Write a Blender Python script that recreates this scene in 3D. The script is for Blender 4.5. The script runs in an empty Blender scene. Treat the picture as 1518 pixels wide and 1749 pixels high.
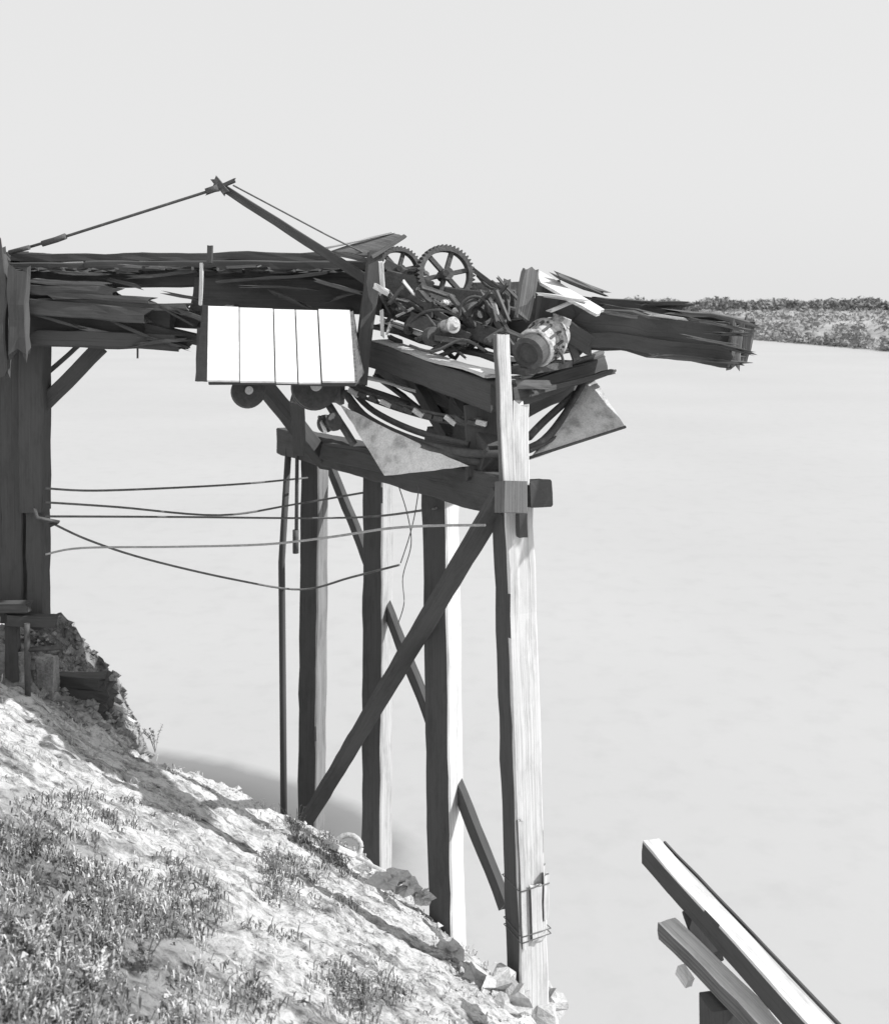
import bpy, math, random
import numpy as np
from mathutils import Vector, Matrix, noise
random.seed(7)
R=math.radians
F=1900.0; H=8.2
scene=bpy.context.scene; col=scene.collection
def P(px,py,Y): return Vector(((px-759)/F*Y, Y, H-(py-520)/F*Y))
def V(*a): return Vector(a)

# ---------------------------------------------------------------- materials
def newmat(name):
    m=bpy.data.materials.new(name); m.use_nodes=True; nt=m.node_tree
    b=nt.nodes['Principled BSDF']; return m,nt,b
def ramp(nt,fac,stops):
    r=nt.nodes.new('ShaderNodeValToRGB'); e=r.color_ramp.elements
    while len(e)<len(stops): e.new(0.5)
    for i,(p,c) in enumerate(stops):
        e[i].position=p; e[i].color=(c,c,c,1)
    nt.links.new(fac,r.inputs[0]); return r.outputs[0]
def noi(nt,vec,scale,detail=6,rough=.6):
    n=nt.nodes.new('ShaderNodeTexNoise'); n.inputs['Scale'].default_value=scale
    n.inputs['Detail'].default_value=detail; n.inputs['Roughness'].default_value=rough
    nt.links.new(vec,n.inputs['Vector']); return n.outputs['Fac']
def mul(nt,a,b,op='MULTIPLY',fac=1.0):
    m=nt.nodes.new('ShaderNodeMixRGB'); m.blend_type=op; m.inputs[0].default_value=fac
    nt.links.new(a,m.inputs[1]); nt.links.new(b,m.inputs[2]); return m.outputs[0]
def bump(nt,b,h,strength,dist):
    n=nt.nodes.new('ShaderNodeBump'); n.inputs['Strength'].default_value=strength; n.inputs['Distance'].default_value=dist
    nt.links.new(h,n.inputs['Height']); nt.links.new(n.outputs[0],b.inputs['Normal'])
def blob(nt,tc,loc,rot,scale):
    mp=nt.nodes.new('ShaderNodeMapping'); mp.vector_type='TEXTURE'; mp.inputs['Location'].default_value=loc; mp.inputs['Rotation'].default_value=(0,0,R(rot)); mp.inputs['Scale'].default_value=scale
    nt.links.new(tc.outputs['Object'],mp.inputs[0])
    n3=nt.nodes.new('ShaderNodeTexGradient'); n3.gradient_type='SPHERICAL'; nt.links.new(mp.outputs[0],n3.inputs[0]); return n3.outputs['Fac']
def addn(nt,f,nz,amt):
    ad=nt.nodes.new('ShaderNodeMath'); ad.operation='MULTIPLY_ADD'; nt.links.new(nz,ad.inputs[0]); ad.inputs[1].default_value=amt
    sb=nt.nodes.new('ShaderNodeMath'); sb.operation='SUBTRACT'; sb.inputs[1].default_value=amt/2; nt.links.new(f,sb.inputs[0]); nt.links.new(sb.outputs[0],ad.inputs[2]); return ad.outputs[0]
def wood(name,lo,hi,blo=.8,bs=.45):
    m,nt,b=newmat(name); tc=nt.nodes.new('ShaderNodeTexCoord')
    mp=nt.nodes.new('ShaderNodeMapping'); mp.inputs['Scale'].default_value=(.7,60,1); nt.links.new(tc.outputs['UV'],mp.inputs[0])
    g=noi(nt,mp.outputs[0],1.0,5,.6)
    c=ramp(nt,g,[(.24,lo*.55),(.38,lo),(.62,hi),(.8,hi*1.06)])
    mp2=nt.nodes.new('ShaderNodeMapping'); mp2.inputs['Scale'].default_value=(1.2,4.5,1); nt.links.new(tc.outputs['UV'],mp2.inputs[0])
    g2=noi(nt,mp2.outputs[0],1.6,8,.7)
    c2=ramp(nt,g2,[(.3,blo*.8),(.5,.95),(.7,1.0)])
    o=mul(nt,c,c2); nt.links.new(o,b.inputs['Base Color'])
    b.inputs['Roughness'].default_value=.9; b.inputs['Specular IOR Level'].default_value=.12
    bump(nt,b,g,bs,.012); return m
def rough(name,stops,scale=4,rg=.8,spec=.3,bs=.4,bd=.02,metal=0,scale2=30):
    m,nt,b=newmat(name); tc=nt.nodes.new('ShaderNodeTexCoord')
    g=noi(nt,tc.outputs['Object'],scale,9,.65); c=ramp(nt,g,stops)
    g2=noi(nt,tc.outputs['Object'],scale2,5,.6); c2=ramp(nt,g2,[(.3,.75),(.6,1.0)])
    nt.links.new(mul(nt,c,c2),b.inputs['Base Color'])
    b.inputs['Roughness'].default_value=rg; b.inputs['Specular IOR Level'].default_value=spec; b.inputs['Metallic'].default_value=metal
    bump(nt,b,g2,bs,bd); return m
M={}
M['dark']=wood('dark_creosoted_and_shaded_wood',.090,.102,.9,.2)  # own tone of dark timbers; also paints shade on two-tone posts
M['mid']=wood('grey_weathered_and_shaded_wood',.13,.22)  # own tone of grey timbers; also the shaded sides of two-tone boards
M['postlit']=wood('post_wood_sunlit_side',.17,.27)  # lit copy of the post wood, for sunward faces only
M['halfpale']=wood('post_wood_sunlit_side_pale',.36,.52)  # brighter lit copy of the post wood, for a sunward face only
M['pale']=wood('pale_bleached_and_sunlit_wood',.56,.74,.84)  # real bleached wood; also paints sunlight on faces of two-tone timbers
M['paint']=rough('white_painted_boards',[(.3,.80),(.5,.86),(.7,.88)],1.5,.7,.3,.05,.003,0,8)
M['iron']=rough('dark_iron',[(.3,.07),(.6,.11),(.75,.2)],6,.6,.3)
M['rope']=rough('wire_rope',[(.3,.10),(.7,.2)],9,.7,.3)
M['palerope']=rough('pale_rope',[(.3,.35),(.7,.5)],9,.7,.3)
M['sheet']=rough('weathered_sheet_iron',[(.34,.38),(.46,.66),(.65,.82)],4,.6,.3,.2,.01,0,60)
M['motor']=rough('pale_machine_paint',[(.36,.12),(.46,.45),(.7,.72)],9,.5,.4)
M['stone']=rough('pale_stone',[(.3,.4),(.6,.6),(.8,.7)],5,.9,.2,.6,.03)
M['dirt']=rough('packed_dirt',[(.3,.18),(.5,.32),(.7,.55)],3.5,.95,.1,.8,.05)
M['leafdark']=rough('dark_leaves',[(.3,.13),(.7,.27)],8,.8,.2)
M['leafpale']=rough('dry_leaves',[(.3,.45),(.7,.7)],8,.8,.2)
M['tree']=rough('far_foliage',[(.3,.19),(.7,.27)],.3,.9,.1)
M['bush']=rough('far_scrub',[(.3,.24),(.7,.42)],.3,.9,.1)

# ---------------------------------------------------------------- mesh builder
class MB:
    def __init__(s): s.v=[]; s.f=[]; s.uv=[]; s.sm=[]
    def face(s,idx,uvs=None,smooth=False):
        s.f.append(tuple(idx)); s.uv.append(uvs or [(s.v[i].x+s.v[i].y*.6,s.v[i].z) for i in idx]); s.sm.append(smooth)
    def beam(s,a,b,w,h,up=(0,0,1),jit=.008,rag=0,seg=None,taper=1.0):
        a=Vector(a); b=Vector(b); d=b-a; L=d.length; t=d.normalized(); up=Vector(up)
        side=t.cross(up).normalized(); u=side.cross(t)
        e=.44
        sec=[(-.5,-e),(-.5,0),(-.5,e),(-e,.5),(0,.5),(e,.5),(.5,e),(.5,0),(.5,-e),(e,-.5),(0,-.5),(-e,-.5)]
        n=seg or max(3,int(L/.22)+1); o=len(s.v); K=12; uo=random.random()*50; vo=random.random()*9
        per=[0]
        for k in range(K):
            p,q=sec[k],sec[(k+1)%K]; per.append(per[-1]+math.hypot((p[0]-q[0])*w,(p[1]-q[1])*h))
        sd=Vector((random.random()*50,random.random()*50,0))
        for i in range(n+1):
            f=i/n; sc=1+(taper-1)*f
            for k,(x,y) in enumerate(sec):
                p=a+t*(L*f)+side*(x*w*sc)+u*(y*h*sc)
                p=p+noise.noise_vector(p*2.2+sd)*jit*1.6+Vector((random.uniform(-1,1),random.uniform(-1,1),random.uniform(-1,1)))*jit*.35
                if rag and i in (0,n): p=p+t*random.uniform(-rag,rag)
                s.v.append(p)
        for i in range(n):
            for k in range(K):
                k2=(k+1)%K
                u0=uo+L*i/n; u1=uo+L*(i+1)/n
                s.face((o+i*K+k,o+i*K+k2,o+(i+1)*K+k2,o+(i+1)*K+k),[(u0,vo+per[k]),(u0,vo+per[k+1]),(u1,vo+per[k+1]),(u1,vo+per[k])])
        for (base,rev,pt) in ((o,True,a),(o+n*K,False,b)):
            c=len(s.v); s.v.append(pt+t*((.3*rag) if rev else (-.3*rag)))
            for k in range(K):
                k2=(k+1)%K; q=(base+k2,base+k,c) if rev else (base+k,base+k2,c)
                s.face(q,[(uo,vo+per[k]*3),(uo+.02,vo+per[k]*3+.02),(uo+.3,vo)])
        return s
    def tube(s,pts,r,n=8,cap=True,r2=None):
        pts=[Vector(p) for p in pts]; o=len(s.v); m=len(pts)
        ref=Vector((0.13,0.2,1))
        for i,p in enumerate(pts):
            t=(pts[min(i+1,m-1)]-pts[max(i-1,0)]).normalized()
            a=t.cross(ref)
            if a.length<.1: a=t.cross(Vector((1,0,0)))
            a.normalize(); b=t.cross(a)
            rr=r if r2 is None else r+(r2-r)*i/(m-1)
            for k in range(n):
                an=2*math.pi*k/n; s.v.append(p+a*math.cos(an)*rr+b*math.sin(an)*rr)
        for i in range(m-1):
            for k in range(n):
                k2=(k+1)%n
                s.face((o+i*n+k,o+i*n+k2,o+(i+1)*n+k2,o+(i+1)*n+k),[(i*.3,k/n*.3),(i*.3,(k+1)/n*.3),((i+1)*.3,(k+1)/n*.3),((i+1)*.3,k/n*.3)],True)
        if cap:
            s.face([o+k for k in range(n)][::-1]); s.face([o+(m-1)*n+k for k in range(n)])
        return s
    def lathe(s,c,axis,prof,n=28):
        c=Vector(c); t=Vector(axis).normalized(); a=t.cross(Vector((0.1,0.2,1))).normalized(); b=t.cross(a); o=len(s.v)
        for (l,r) in prof:
            for k in range(n):
                an=2*math.pi*k/n; s.v.append(c+t*l+(a*math.cos(an)+b*math.sin(an))*r)
        for i in range(len(prof)-1):
            for k in range(n):
                k2=(k+1)%n; s.face((o+i*n+k,o+i*n+k2,o+(i+1)*n+k2,o+(i+1)*n+k))
        if prof[0][1]>0: s.face([o+k for k in range(n)][::-1])
        if prof[-1][1]>0: s.face([o+(len(prof)-1)*n+k for k in range(n)])
        return s
    def patch(s,p00,p10,p11,p01,n=8,m=8,bulge=0,th=.012,jit=.006,edge=0):
        p00,p10,p11,p01=map(Vector,(p00,p10,p11,p01)); nr=(p10-p00).cross(p01-p00)
        if nr.length<1e-6: nr=(p11-p10).cross(p01-p10)
        nr.normalize(); o=len(s.v)
        W=(p10-p00).length; Hh=(p01-p00).length; mid=(p00+p10+p11+p01)/4
        ej={}
        for side in (0,1):
            for j in range(m+1):
                for i in range(n+1):
                    u=i/n; v=j/m
                    p=(p00*(1-u)+p10*u)*(1-v)+(p01*(1-u)+p11*u)*v
                    if edge and (i in (0,n) or j in (0,m)):
                        if (i,j) not in ej: ej[(i,j)]=random.uniform(0,edge)
                        p=p+(mid-p)*ej[(i,j)]
                    p=p+nr*(bulge*math.sin(math.pi*u)*math.sin(math.pi*v)-side*th)+noise.noise_vector(p*4)*jit
                    s.v.append(p)
        N=(n+1)*(m+1)
        for j in range(m):
            for i in range(n):
                a=o+j*(n+1)+i; q=(a,a+1,a+n+2,a+n+1)
                uv=[(i/n*W,j/m*Hh),((i+1)/n*W,j/m*Hh),((i+1)/n*W,(j+1)/m*Hh),(i/n*W,(j+1)/m*Hh)]
                s.face(q,uv,False); s.face([x+N for x in q][::-1],uv[::-1],False)
        ring=[j for j in range(n+1)]+[(n+1)*(k+1)+n for k in range(m)]+[m*(n+1)+n-1-k for k in range(n)]+[(n+1)*(m-1-k) for k in range(m-1)]
        for k in range(len(ring)):
            a=o+ring[k]; b=o+ring[(k+1)%len(ring)]; s.face((b,a,a+N,b+N))
        return s
    def rock(s,c,sx,sy,sz,n=7,m=10,rn=.25):
        c=Vector(c); o=len(s.v); sd=Vector((random.random()*99,0,0))
        for j in range(n+1):
            for i in range(m):
                th=math.pi*j/n; ph=2*math.pi*i/m
                d=Vector((math.sin(th)*math.cos(ph),math.sin(th)*math.sin(ph),math.cos(th)))
                k=1+rn*noise.noise(d*1.7+sd)*1.6
                s.v.append(c+Vector((d.x*sx*k,d.y*sy*k,d.z*sz*k)))
        for j in range(n):
            for i in range(m):
                i2=(i+1)%m; s.face((o+j*m+i,o+(j+1)*m+i,o+(j+1)*m+i2,o+j*m+i2))
        return s
    def build(s,name,mat,parent=None,mat2=None,n2=None,**kw):
        me=bpy.data.meshes.new(name)
        mn=Vector((min(p.x for p in s.v),min(p.y for p in s.v),min(p.z for p in s.v))); mx=Vector((max(p.x for p in s.v),max(p.y for p in s.v),max(p.z for p in s.v)))
        org=Vector(((mn.x+mx.x)/2,(mn.y+mx.y)/2,mn.z))
        me.from_pydata([tuple(p-org) for p in s.v],[],s.f)
        uvl=me.uv_layers.new(name='UVMap'); flat=[]
        for u in s.uv:
            for a in u: flat.extend(a)
        if len(flat)==len(uvl.data)*2: uvl.data.foreach_set('uv',flat)
        me.polygons.foreach_set('use_smooth',s.sm)
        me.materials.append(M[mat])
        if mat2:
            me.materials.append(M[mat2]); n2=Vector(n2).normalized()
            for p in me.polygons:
                if p.normal.dot(n2)>.6: p.material_index=1  # faces turned towards n2 take the sunlit-side colour
        me.update()
        o=bpy.data.objects.new(name,me); col.objects.link(o)
        o.location=org-(WL[parent.name] if parent else Vector((0,0,0)))
        WL[o.name]=org
        if parent: o.parent=parent
        for k,v in kw.items(): o[k]=v
        return o
WL={}
def thing(name,loc,label,cat,group=None):
    o=bpy.data.objects.new(name,None); col.objects.link(o); o.location=loc; WL[o.name]=Vector(loc); o.empty_display_size=.1
    o['label']=label; o['category']=cat
    if group: o['group']=group
    return o
def bm(*a,**k): return MB().beam(*a,**k)

# ---------------------------------------------------------------- ground
poly=np.array([(-70,-40),(-70,45),(-8,19.5),(-5.3,16.8),(-4.5,15.7),(-4.0,14.4),(-3.6,13.35),(-2.0,14.4),(-1.25,15.0),(-.75,14.3),(-.27,13.4),(.2,12.3),(.75,11.2),(.95,10.4),(.75,9.6),(.8,7),(1.2,3),(2,-2),(4,-40)],float)
PL=[tuple(p) for p in poly]
def sdist(x,y):
    px=np.asarray(x,float); py=np.asarray(y,float)
    d=np.full(px.shape,1e9); ins=np.zeros(px.shape,bool); n=len(poly)
    for i in range(n):
        ax,ay=poly[i]; bx,by=poly[(i+1)%n]
        ex,ey=bx-ax,by-ay; t=np.clip(((px-ax)*ex+(py-ay)*ey)/(ex*ex+ey*ey),0,1)
        d=np.minimum(d,np.hypot(px-ax-t*ex,py-ay-t*ey))
        c=((ay>py)!=(by>py))
        xi=(bx-ax)*(py-ay)/(by-ay+1e-12)+ax
        ins^=(c&(px<xi))
    return np.where(ins,-d,d)
def sdist1(x,y):
    d=1e9; ins=False; n=len(PL)
    for i in range(n):
        ax,ay=PL[i]; bx,by=PL[(i+1)%n]; ex,ey=bx-ax,by-ay
        t=max(0,min(1,((x-ax)*ex+(y-ay)*ey)/(ex*ex+ey*ey)))
        d=min(d,math.hypot(x-ax-t*ex,y-ay-t*ey))
        if (ay>y)!=(by>y) and x<(bx-ax)*(y-ay)/(by-ay)+ax: ins=not ins
    return -d if ins else d
def base_h(x,y,sd):
    pl=-.529*x-.3636*y-2.47
    pl=-1.75-np.log1p(np.exp((-1.75-pl)*2.2))/2.2
    pl=pl+.80*np.exp(-(((x+5.2)/.8)**2+((y-15.1)/.9)**2))
    drop=np.where(sd>-.25,(sd+.25)**2/(.5),0); drop=np.where(sd>.35,.72+(sd-.35)*1.6,drop)
    return np.maximum(H+pl-drop,-1.6)
def detail(x,y):
    p=Vector((x,y,0)); w=noise.noise_vector(p*1.3)*.5; q=p+w
    k=math.exp(-(((x+4.6)/1.2)**2+((y-14.8)/1.5)**2))
    e=0
    if k>.03: e=k*(.30*abs(noise.noise(q*2.1+Vector((3,3,0))))+.16*abs(noise.noise(q*5.5))+.06*noise.noise(q*13))-k*.05
    return .10*noise.noise(p*.9)+.08*noise.noise(q*2.3)+.055*abs(noise.noise(q*5))+.035*noise.noise(p*11)+.018*noise.noise(p*23)+e
def hgt(x,y):
    return float(base_h(x,y,sdist1(x,y)))+detail(x,y)
xs=np.concatenate([np.arange(-70,-9,3.0),np.arange(-9,-6,.15),np.arange(-6,1.9,.04),np.arange(1.9,8,.5)])
ys=np.concatenate([np.arange(-40,0,2.5),np.arange(0,4,.15),np.arange(4,17.5,.045),np.arange(17.5,46,1.0)])
X,Yg=np.meshgrid(xs,ys); sd=sdist(X,Yg); Z=base_h(X,Yg,sd)
vs=[]
for j in range(len(ys)):
    for i in range(len(xs)):
        x,y=float(X[j,i]),float(Yg[j,i]); vs.append((x,y,float(Z[j,i])+detail(x,y)))
nx=len(xs); fs=[(j*nx+i,j*nx+i+1,(j+1)*nx+i+1,(j+1)*nx+i) for j in range(len(ys)-1) for i in range(nx-1)]
me=bpy.data.meshes.new('ground'); me.from_pydata(vs,[],fs); me.polygons.foreach_set('use_smooth',[True]*len(fs))
g=bpy.data.objects.new('ground',me); col.objects.link(g); g['kind']='structure'
m,nt,b=newmat('dry_sandy_bank'); tc=nt.nodes.new('ShaderNodeTexCoord')
mp=nt.nodes.new('ShaderNodeMapping'); mp.inputs['Rotation'].default_value=(0,0,R(25)); mp.inputs['Scale'].default_value=(1.0,2.0,1.5); nt.links.new(tc.outputs['Object'],mp.inputs[0])
a1=noi(nt,mp.outputs[0],1.3,12,.75); c1=ramp(nt,a1,[(.37,.20),(.45,.48),(.52,.80)])
a2=noi(nt,tc.outputs['Object'],8,10,.8); c2=ramp(nt,a2,[(.38,.25),(.455,.75),(.52,1.0)])
cc=mul(nt,c1,c2)
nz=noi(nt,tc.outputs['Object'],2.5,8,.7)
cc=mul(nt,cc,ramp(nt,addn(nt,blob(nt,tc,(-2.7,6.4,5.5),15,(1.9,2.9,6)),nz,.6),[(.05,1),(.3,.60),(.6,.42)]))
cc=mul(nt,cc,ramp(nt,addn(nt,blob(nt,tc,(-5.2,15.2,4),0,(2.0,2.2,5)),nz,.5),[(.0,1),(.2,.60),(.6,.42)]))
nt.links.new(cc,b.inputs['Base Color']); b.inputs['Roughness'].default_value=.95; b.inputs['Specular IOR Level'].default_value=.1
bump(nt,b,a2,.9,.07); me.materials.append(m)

# ---------------------------------------------------------------- water
def flat(name,x0,x1,y0,y1,z,mat):
    me=bpy.data.meshes.new(name); me.from_pydata([(x0,y0,z),(x1,y0,z),(x1,y1,z),(x0,y1,z)],[],[(0,1,2,3)])
    o=bpy.data.objects.new(name,me); col.objects.link(o); me.materials.append(mat); o['kind']='structure'; return o
m,nt,b=newmat('silty_river'); tc=nt.nodes.new('ShaderNodeTexCoord')
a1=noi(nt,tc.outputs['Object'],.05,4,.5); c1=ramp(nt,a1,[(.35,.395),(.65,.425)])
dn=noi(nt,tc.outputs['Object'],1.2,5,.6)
c3=ramp(nt,addn(nt,blob(nt,tc,(-3.8,18.0,0),-33,(4.3,1.8,4)),dn,.16),[(0,1),(.08,.85),(.22,.48),(.6,.32)])  # dark ellipse paints the water shadow behind the posts into the colour
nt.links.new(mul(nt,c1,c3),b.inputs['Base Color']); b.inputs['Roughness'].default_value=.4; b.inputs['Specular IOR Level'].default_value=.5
w=noi(nt,tc.outputs['Object'],1.2,3,.5); bump(nt,b,w,.08,.1)
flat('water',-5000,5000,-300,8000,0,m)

# ---------------------------------------------------------------- far shore
sh=[(940,2200),(1000,950),(1080,560),(1130,430),(1285,262),(1400,226),(1518,196),(1700,165),(2100,130),(3200,95)]
def shY(px):
    for i in range(len(sh)-1):
        if px<=sh[i+1][0]:
            a,b2=sh[i],sh[i+1]; t=(px-a[0])/(b2[0]-a[0]); iy=1/a[1]*(1-t)+1/b2[1]*t; return 1/iy
    return sh[-1][1]
vs=[];fs=[]; NC=240; NR=26
for c in range(NC+1):
    px=940+(3200-940)*(c/NC)**1.4; y0=shY(px)*(1+.03*noise.noise(Vector((px*.02,3,0))))
    for r in range(NR+1):
        t=r/NR; y=y0+(max(520,y0*1.25)-y0)*t**1.5
        if r==NR: y=max(3000,y0*1.5)
        z=-.3+6.6*(1-math.exp(-3*t)) + (0 if r in (0,) else .8*noise.noise(Vector((px*.05,t*9,0)))+.3*noise.noise(Vector((px*.2,t*20,5))))
        z*=min(1,(px-935)/90) if r else 1
        vs.append(((px-759)/F*y,y,z))
for c in range(NC):
    for r in range(NR):
        a=c*(NR+1)+r; fs.append((a,a+NR+1,a+NR+2,a+1))
me=bpy.data.meshes.new('far_shore'); me.from_pydata(vs,[],fs); me.polygons.foreach_set('use_smooth',[True]*len(fs)); fo=bpy.data.objects.new('far_shore',me); col.objects.link(fo); fo['kind']='structure'
m,nt,b=newmat('far_grassland'); tc=nt.nodes.new('ShaderNodeTexCoord')
mp=nt.nodes.new('ShaderNodeMapping'); mp.inputs['Scale'].default_value=(1,.3,1); nt.links.new(tc.outputs['Object'],mp.inputs[0])
a1=noi(nt,mp.outputs[0],.13,7,.65); nt.links.new(ramp(nt,a1,[(.34,.18),(.5,.30),(.68,.42)]),b.inputs['Base Color']); b.inputs['Roughness'].default_value=1
me.materials.append(m)
def tufts(name,mat,pts,kind,nn=14,sz=(.22,.42),**kw):
    vs=[];fs=[]
    for (x,y,z,r,hh) in pts:
        for k in range(nn):
            d=Vector((random.gauss(0,.45),random.gauss(0,.45),random.random()))
            c=Vector((x+d.x*r,y+d.y*r,z+d.z*hh*(1-.35*min(1,abs(d.x)))))
            s_=r*random.uniform(*sz); o=len(vs)
            for q in range(3):
                vs.append(tuple(c+Vector((random.uniform(-1,1),random.uniform(-1,1),random.uniform(-.8,.8)))*s_))
            fs.append((o,o+1,o+2))
    me=bpy.data.meshes.new(name); me.from_pydata(vs,[],fs); me.materials.append(M[mat]); o=bpy.data.objects.new(name,me); col.objects.link(o); o['kind']=kind
    for k,v in kw.items(): o[k]=v
pts=[]
for i in range(2600):
    px=960+random.random()**.8*1700; y=max(430,shY(px)*1.12)+random.random()*60
    hh=(5.2+2.6*noise.noise(Vector((px*.02,0,0)))+random.random()*1.0)*min(1,max(.4,(px-950)/160))*y/470
    pts.append(((px-759)/F*y,y,4.6*min(1,(px-935)/90),2.8,hh))
tufts('far_wood','tree',pts,'stuff',18,(.3,.55),label='low dark belt of trees along the far river bank',category='trees')
pts=[]
for i in range(2600):
    px=1200+random.random()*1200; y0=shY(px); t=random.random()**1.5*.85; y=y0+(520-y0)*t**1.5
    if noise.noise(Vector((px*.03,t*4,2)))<-.15 and t>.08: continue
    pts.append(((px-759)/F*y,y,-.3+6.4*(1-math.exp(-3*t)),1.8,.8+random.random()*.8))
tufts('far_scrub','bush',pts,'stuff',14,(.25,.5),label='scrub covering the far river bank above the waterline',category='scrub')

# ---------------------------------------------------------------- timber trestle pier
pier=thing('trestle_pier',P(750,1600,12.9),'tall timber trestle pier of four square posts with crossed braces carrying the machinery platform','pier')
def post(px1,py1,Y1,px2,py2,Y2,w,ang,mat,m2,**k):
    a=P(px1,py1,Y1); b_=P(px2,py2,Y2); nrm=Vector((math.sin(R(ang)),-math.cos(R(ang)),0))
    return bm(a,b_,w,w,up=nrm,jit=.010).build('post',mat,pier,m2,nrm,**k)  # sun and shade put into the colour: sunward face lighter, others dark
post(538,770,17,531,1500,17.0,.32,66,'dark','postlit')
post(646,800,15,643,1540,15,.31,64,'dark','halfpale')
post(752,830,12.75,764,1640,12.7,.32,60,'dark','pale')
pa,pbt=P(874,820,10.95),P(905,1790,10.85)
post(874,820,10.95,905,1790,10.85,.31,24,'dark','pale',label='front post of the pier, its sunlit face coloured pale')
bm(P(488,752,17.3),P(880,848,10.85),.30,.40,jit=.015,rag=.03).build('cap_beam','dark',pier)
bm(P(862,838,10.65),P(510,1425,16.7),.09,.23,up=(-.914,-.406,0.0),jit=.008).build('brace','dark',pier)
bm(P(566,800,17.4),P(862,1545,11.6),.20,.09,up=(-.914,-.406,0),jit=.008).build('brace','dark',pier,'postlit',(.914,-.4,.1))  # sunward face painted lighter, as if lit
bm(P(872,822,10.55),P(872,876,10.5),.25,.25,up=(.3,-.95,0)).build('corbel_block','mid',pier)
bm(P(905,840,11.1),P(925,843,10.7),.22,.26).build('corbel_block','dark',pier)
bm(P(890,872,10.7),P(891,916,10.7),.09,.09,up=(.3,-.95,0)).build('peg','dark',pier)
bm(P(856,572,10.7),P(866,822,10.62),.13,.10,up=(.35,-.93,0),rag=.02).build('upright_board','mid',pier,'pale',(.35,-.93,0))  # upright boards: front painted pale as sunlit, other faces darker
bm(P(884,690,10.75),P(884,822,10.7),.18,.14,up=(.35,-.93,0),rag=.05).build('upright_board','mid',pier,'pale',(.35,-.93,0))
bm(P(832,583,10.8),P(862,563,10.9),.05,.05,rag=.02).build('cross_cleat','dark',pier)
bm(P(860,563,10.8),P(888,574,10.9),.05,.04,rag=.02).build('cross_cleat','dark',pier)
N4=V(math.sin(R(24)),-math.cos(R(24)),0); S4=V(math.cos(R(24)),math.sin(R(24)),0)
def at4(y): return pa.lerp(pbt,(y-820)/970)
for (x,yy0,yy1,w_) in ((-.12,1385,1600,.06),(.02,1500,1590,.12),(.13,1484,1560,.06)):
    bm(at4(yy0)+N4*.18+S4*x,at4(yy1)+N4*.18+S4*x,w_,.045,up=N4,rag=.02).build('splice_board','mid',pier,'pale',N4)  # front face painted pale as sunlit, edges left darker
bm(at4(1484)+S4*.18,at4(1562)+S4*.19,.045,.12,up=N4,rag=.02).build('splice_board','pale',pier)
def binding(c,n1,hf,hb,hs):
    n2=Vector((-n1.y,n1.x,0)); q=[n1*hf+n2*hs,n1*hf-n2*hs,-n1*hb-n2*hs,-n1*hb+n2*hs]; pts=[c+v+V(0,0,random.uniform(-.02,.02)) for v in q]
    MB().tube(pts+[pts[0]],.005,6).build('wire_binding','rope',pier)
for yy in (1500,1578,1586): binding(at4(yy),N4,.205,.162,.162)
mb=MB().tube([P(494,745,16.9),P(487,860,16.7),P(481,960,16.6),P(483,1180,16.6),P(485,1440,16.6)],.05,8)
mb.build('hanging_pole','dark',None,label='long thin dark pole hanging in front of the leftmost pier post',category='pole')
mb=MB().tube([P(508,690,16.2),P(506,945,16.2)],.028,8)
o=mb.build('hanging_rod','iron',None,label='short thin rod with a thick lower end, beside the leftmost pier post',category='rod')
MB().tube([P(505,905,16.2),P(505,945,16.2)],.045,8).build('rod_end','iron',o)

# ---------------------------------------------------------------- left tower
tw=thing('timber_tower',P(0,1200,13.5),'dark boarded timber tower at the left edge carrying the bridge','tower')
for (x0,x1,b1) in ((-200,-120,1180),(-122,-50,1190),(-50,8,1050),(6,44,1060)):
    bm(P((x0+x1)/2,430,13.5),P((x0+x1)/2,b1,13.5),(x1-x0)/F*13.5,.22,up=(0,-1,0),jit=.012).build('wall_board','dark',tw)
bm(P(60,432,13.4),P(60,872,13.4),.29,.30,up=(0,-1,0),jit=.01).build('post','dark',tw)
bm(P(64,860,13.45),P(66,1068,13.45),.22,.24,up=(0,-1,0),jit=.015,rag=.05).build('post','dark',tw)
bm(P(-10,424,12.8),P(-4,640,12.8),.30,.16,up=(0,-1,0),jit=.03,rag=.10).build('wall_board','dark',tw)
bm(P(30,462,12.75),P(34,600,12.75),.22,.12,up=(0,-1,0),jit=.03,rag=.12).build('wall_board','dark',tw)
bm(P(-200,445,13.3),P(22,445,13.3),.4,.2,rag=.03).build('cap_beam','dark',tw)
bm(P(-200,1040,13.1),P(50,1036,13.1),.16,.12,rag=.03).build('sill_beam','dark',tw)
bm(P(10,1058,13.1),P(96,1060,13.2),.14,.13,rag=.03).build('sill_beam','dark',tw)
bm(P(72,694,13.45),P(172,592,13.5),.16,.18,jit=.01).build('knee_brace','dark',tw)
bm(P(78,640,13.8),P(135,590,13.9),.06,.06).build('knee_brace','mid',tw)
MB().tube([P(46,1065,13.0),P(48,1235,13.0)],.035,8).build('pipe_leg','iron',tw)
MB().tube([P(48,1110,13.0),P(104,1106,13.1)],.03,8).build('pipe_bracket','iron',tw)
MB().tube([P(58,868,13.1),P(64,885,13.0),P(100,892,13.1),P(84,898,13.1)],.025,8).build('iron_bracket','iron',tw)
bm(P(10,1110,13.35),P(10,1240,13.3),.55,.4,up=(.1,-1,0),jit=.05,rag=.06).build('footing','dirt',tw)
bm(P(82,1120,13.6),P(82,1250,13.6),.2,.3,up=(.1,-1,0),jit=.04,rag=.04).build('footing','dirt',tw)
bm(P(20,1045,13.2),P(24,1160,13.2),.14,.14,up=(.1,-1,0),jit=.02,rag=.04).build('post','dark',tw)
bm(P(-250,1120,14.9),P(-250,430,14.9),.3,.3,up=(0,-1,0)).build('post','dark',tw)

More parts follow.
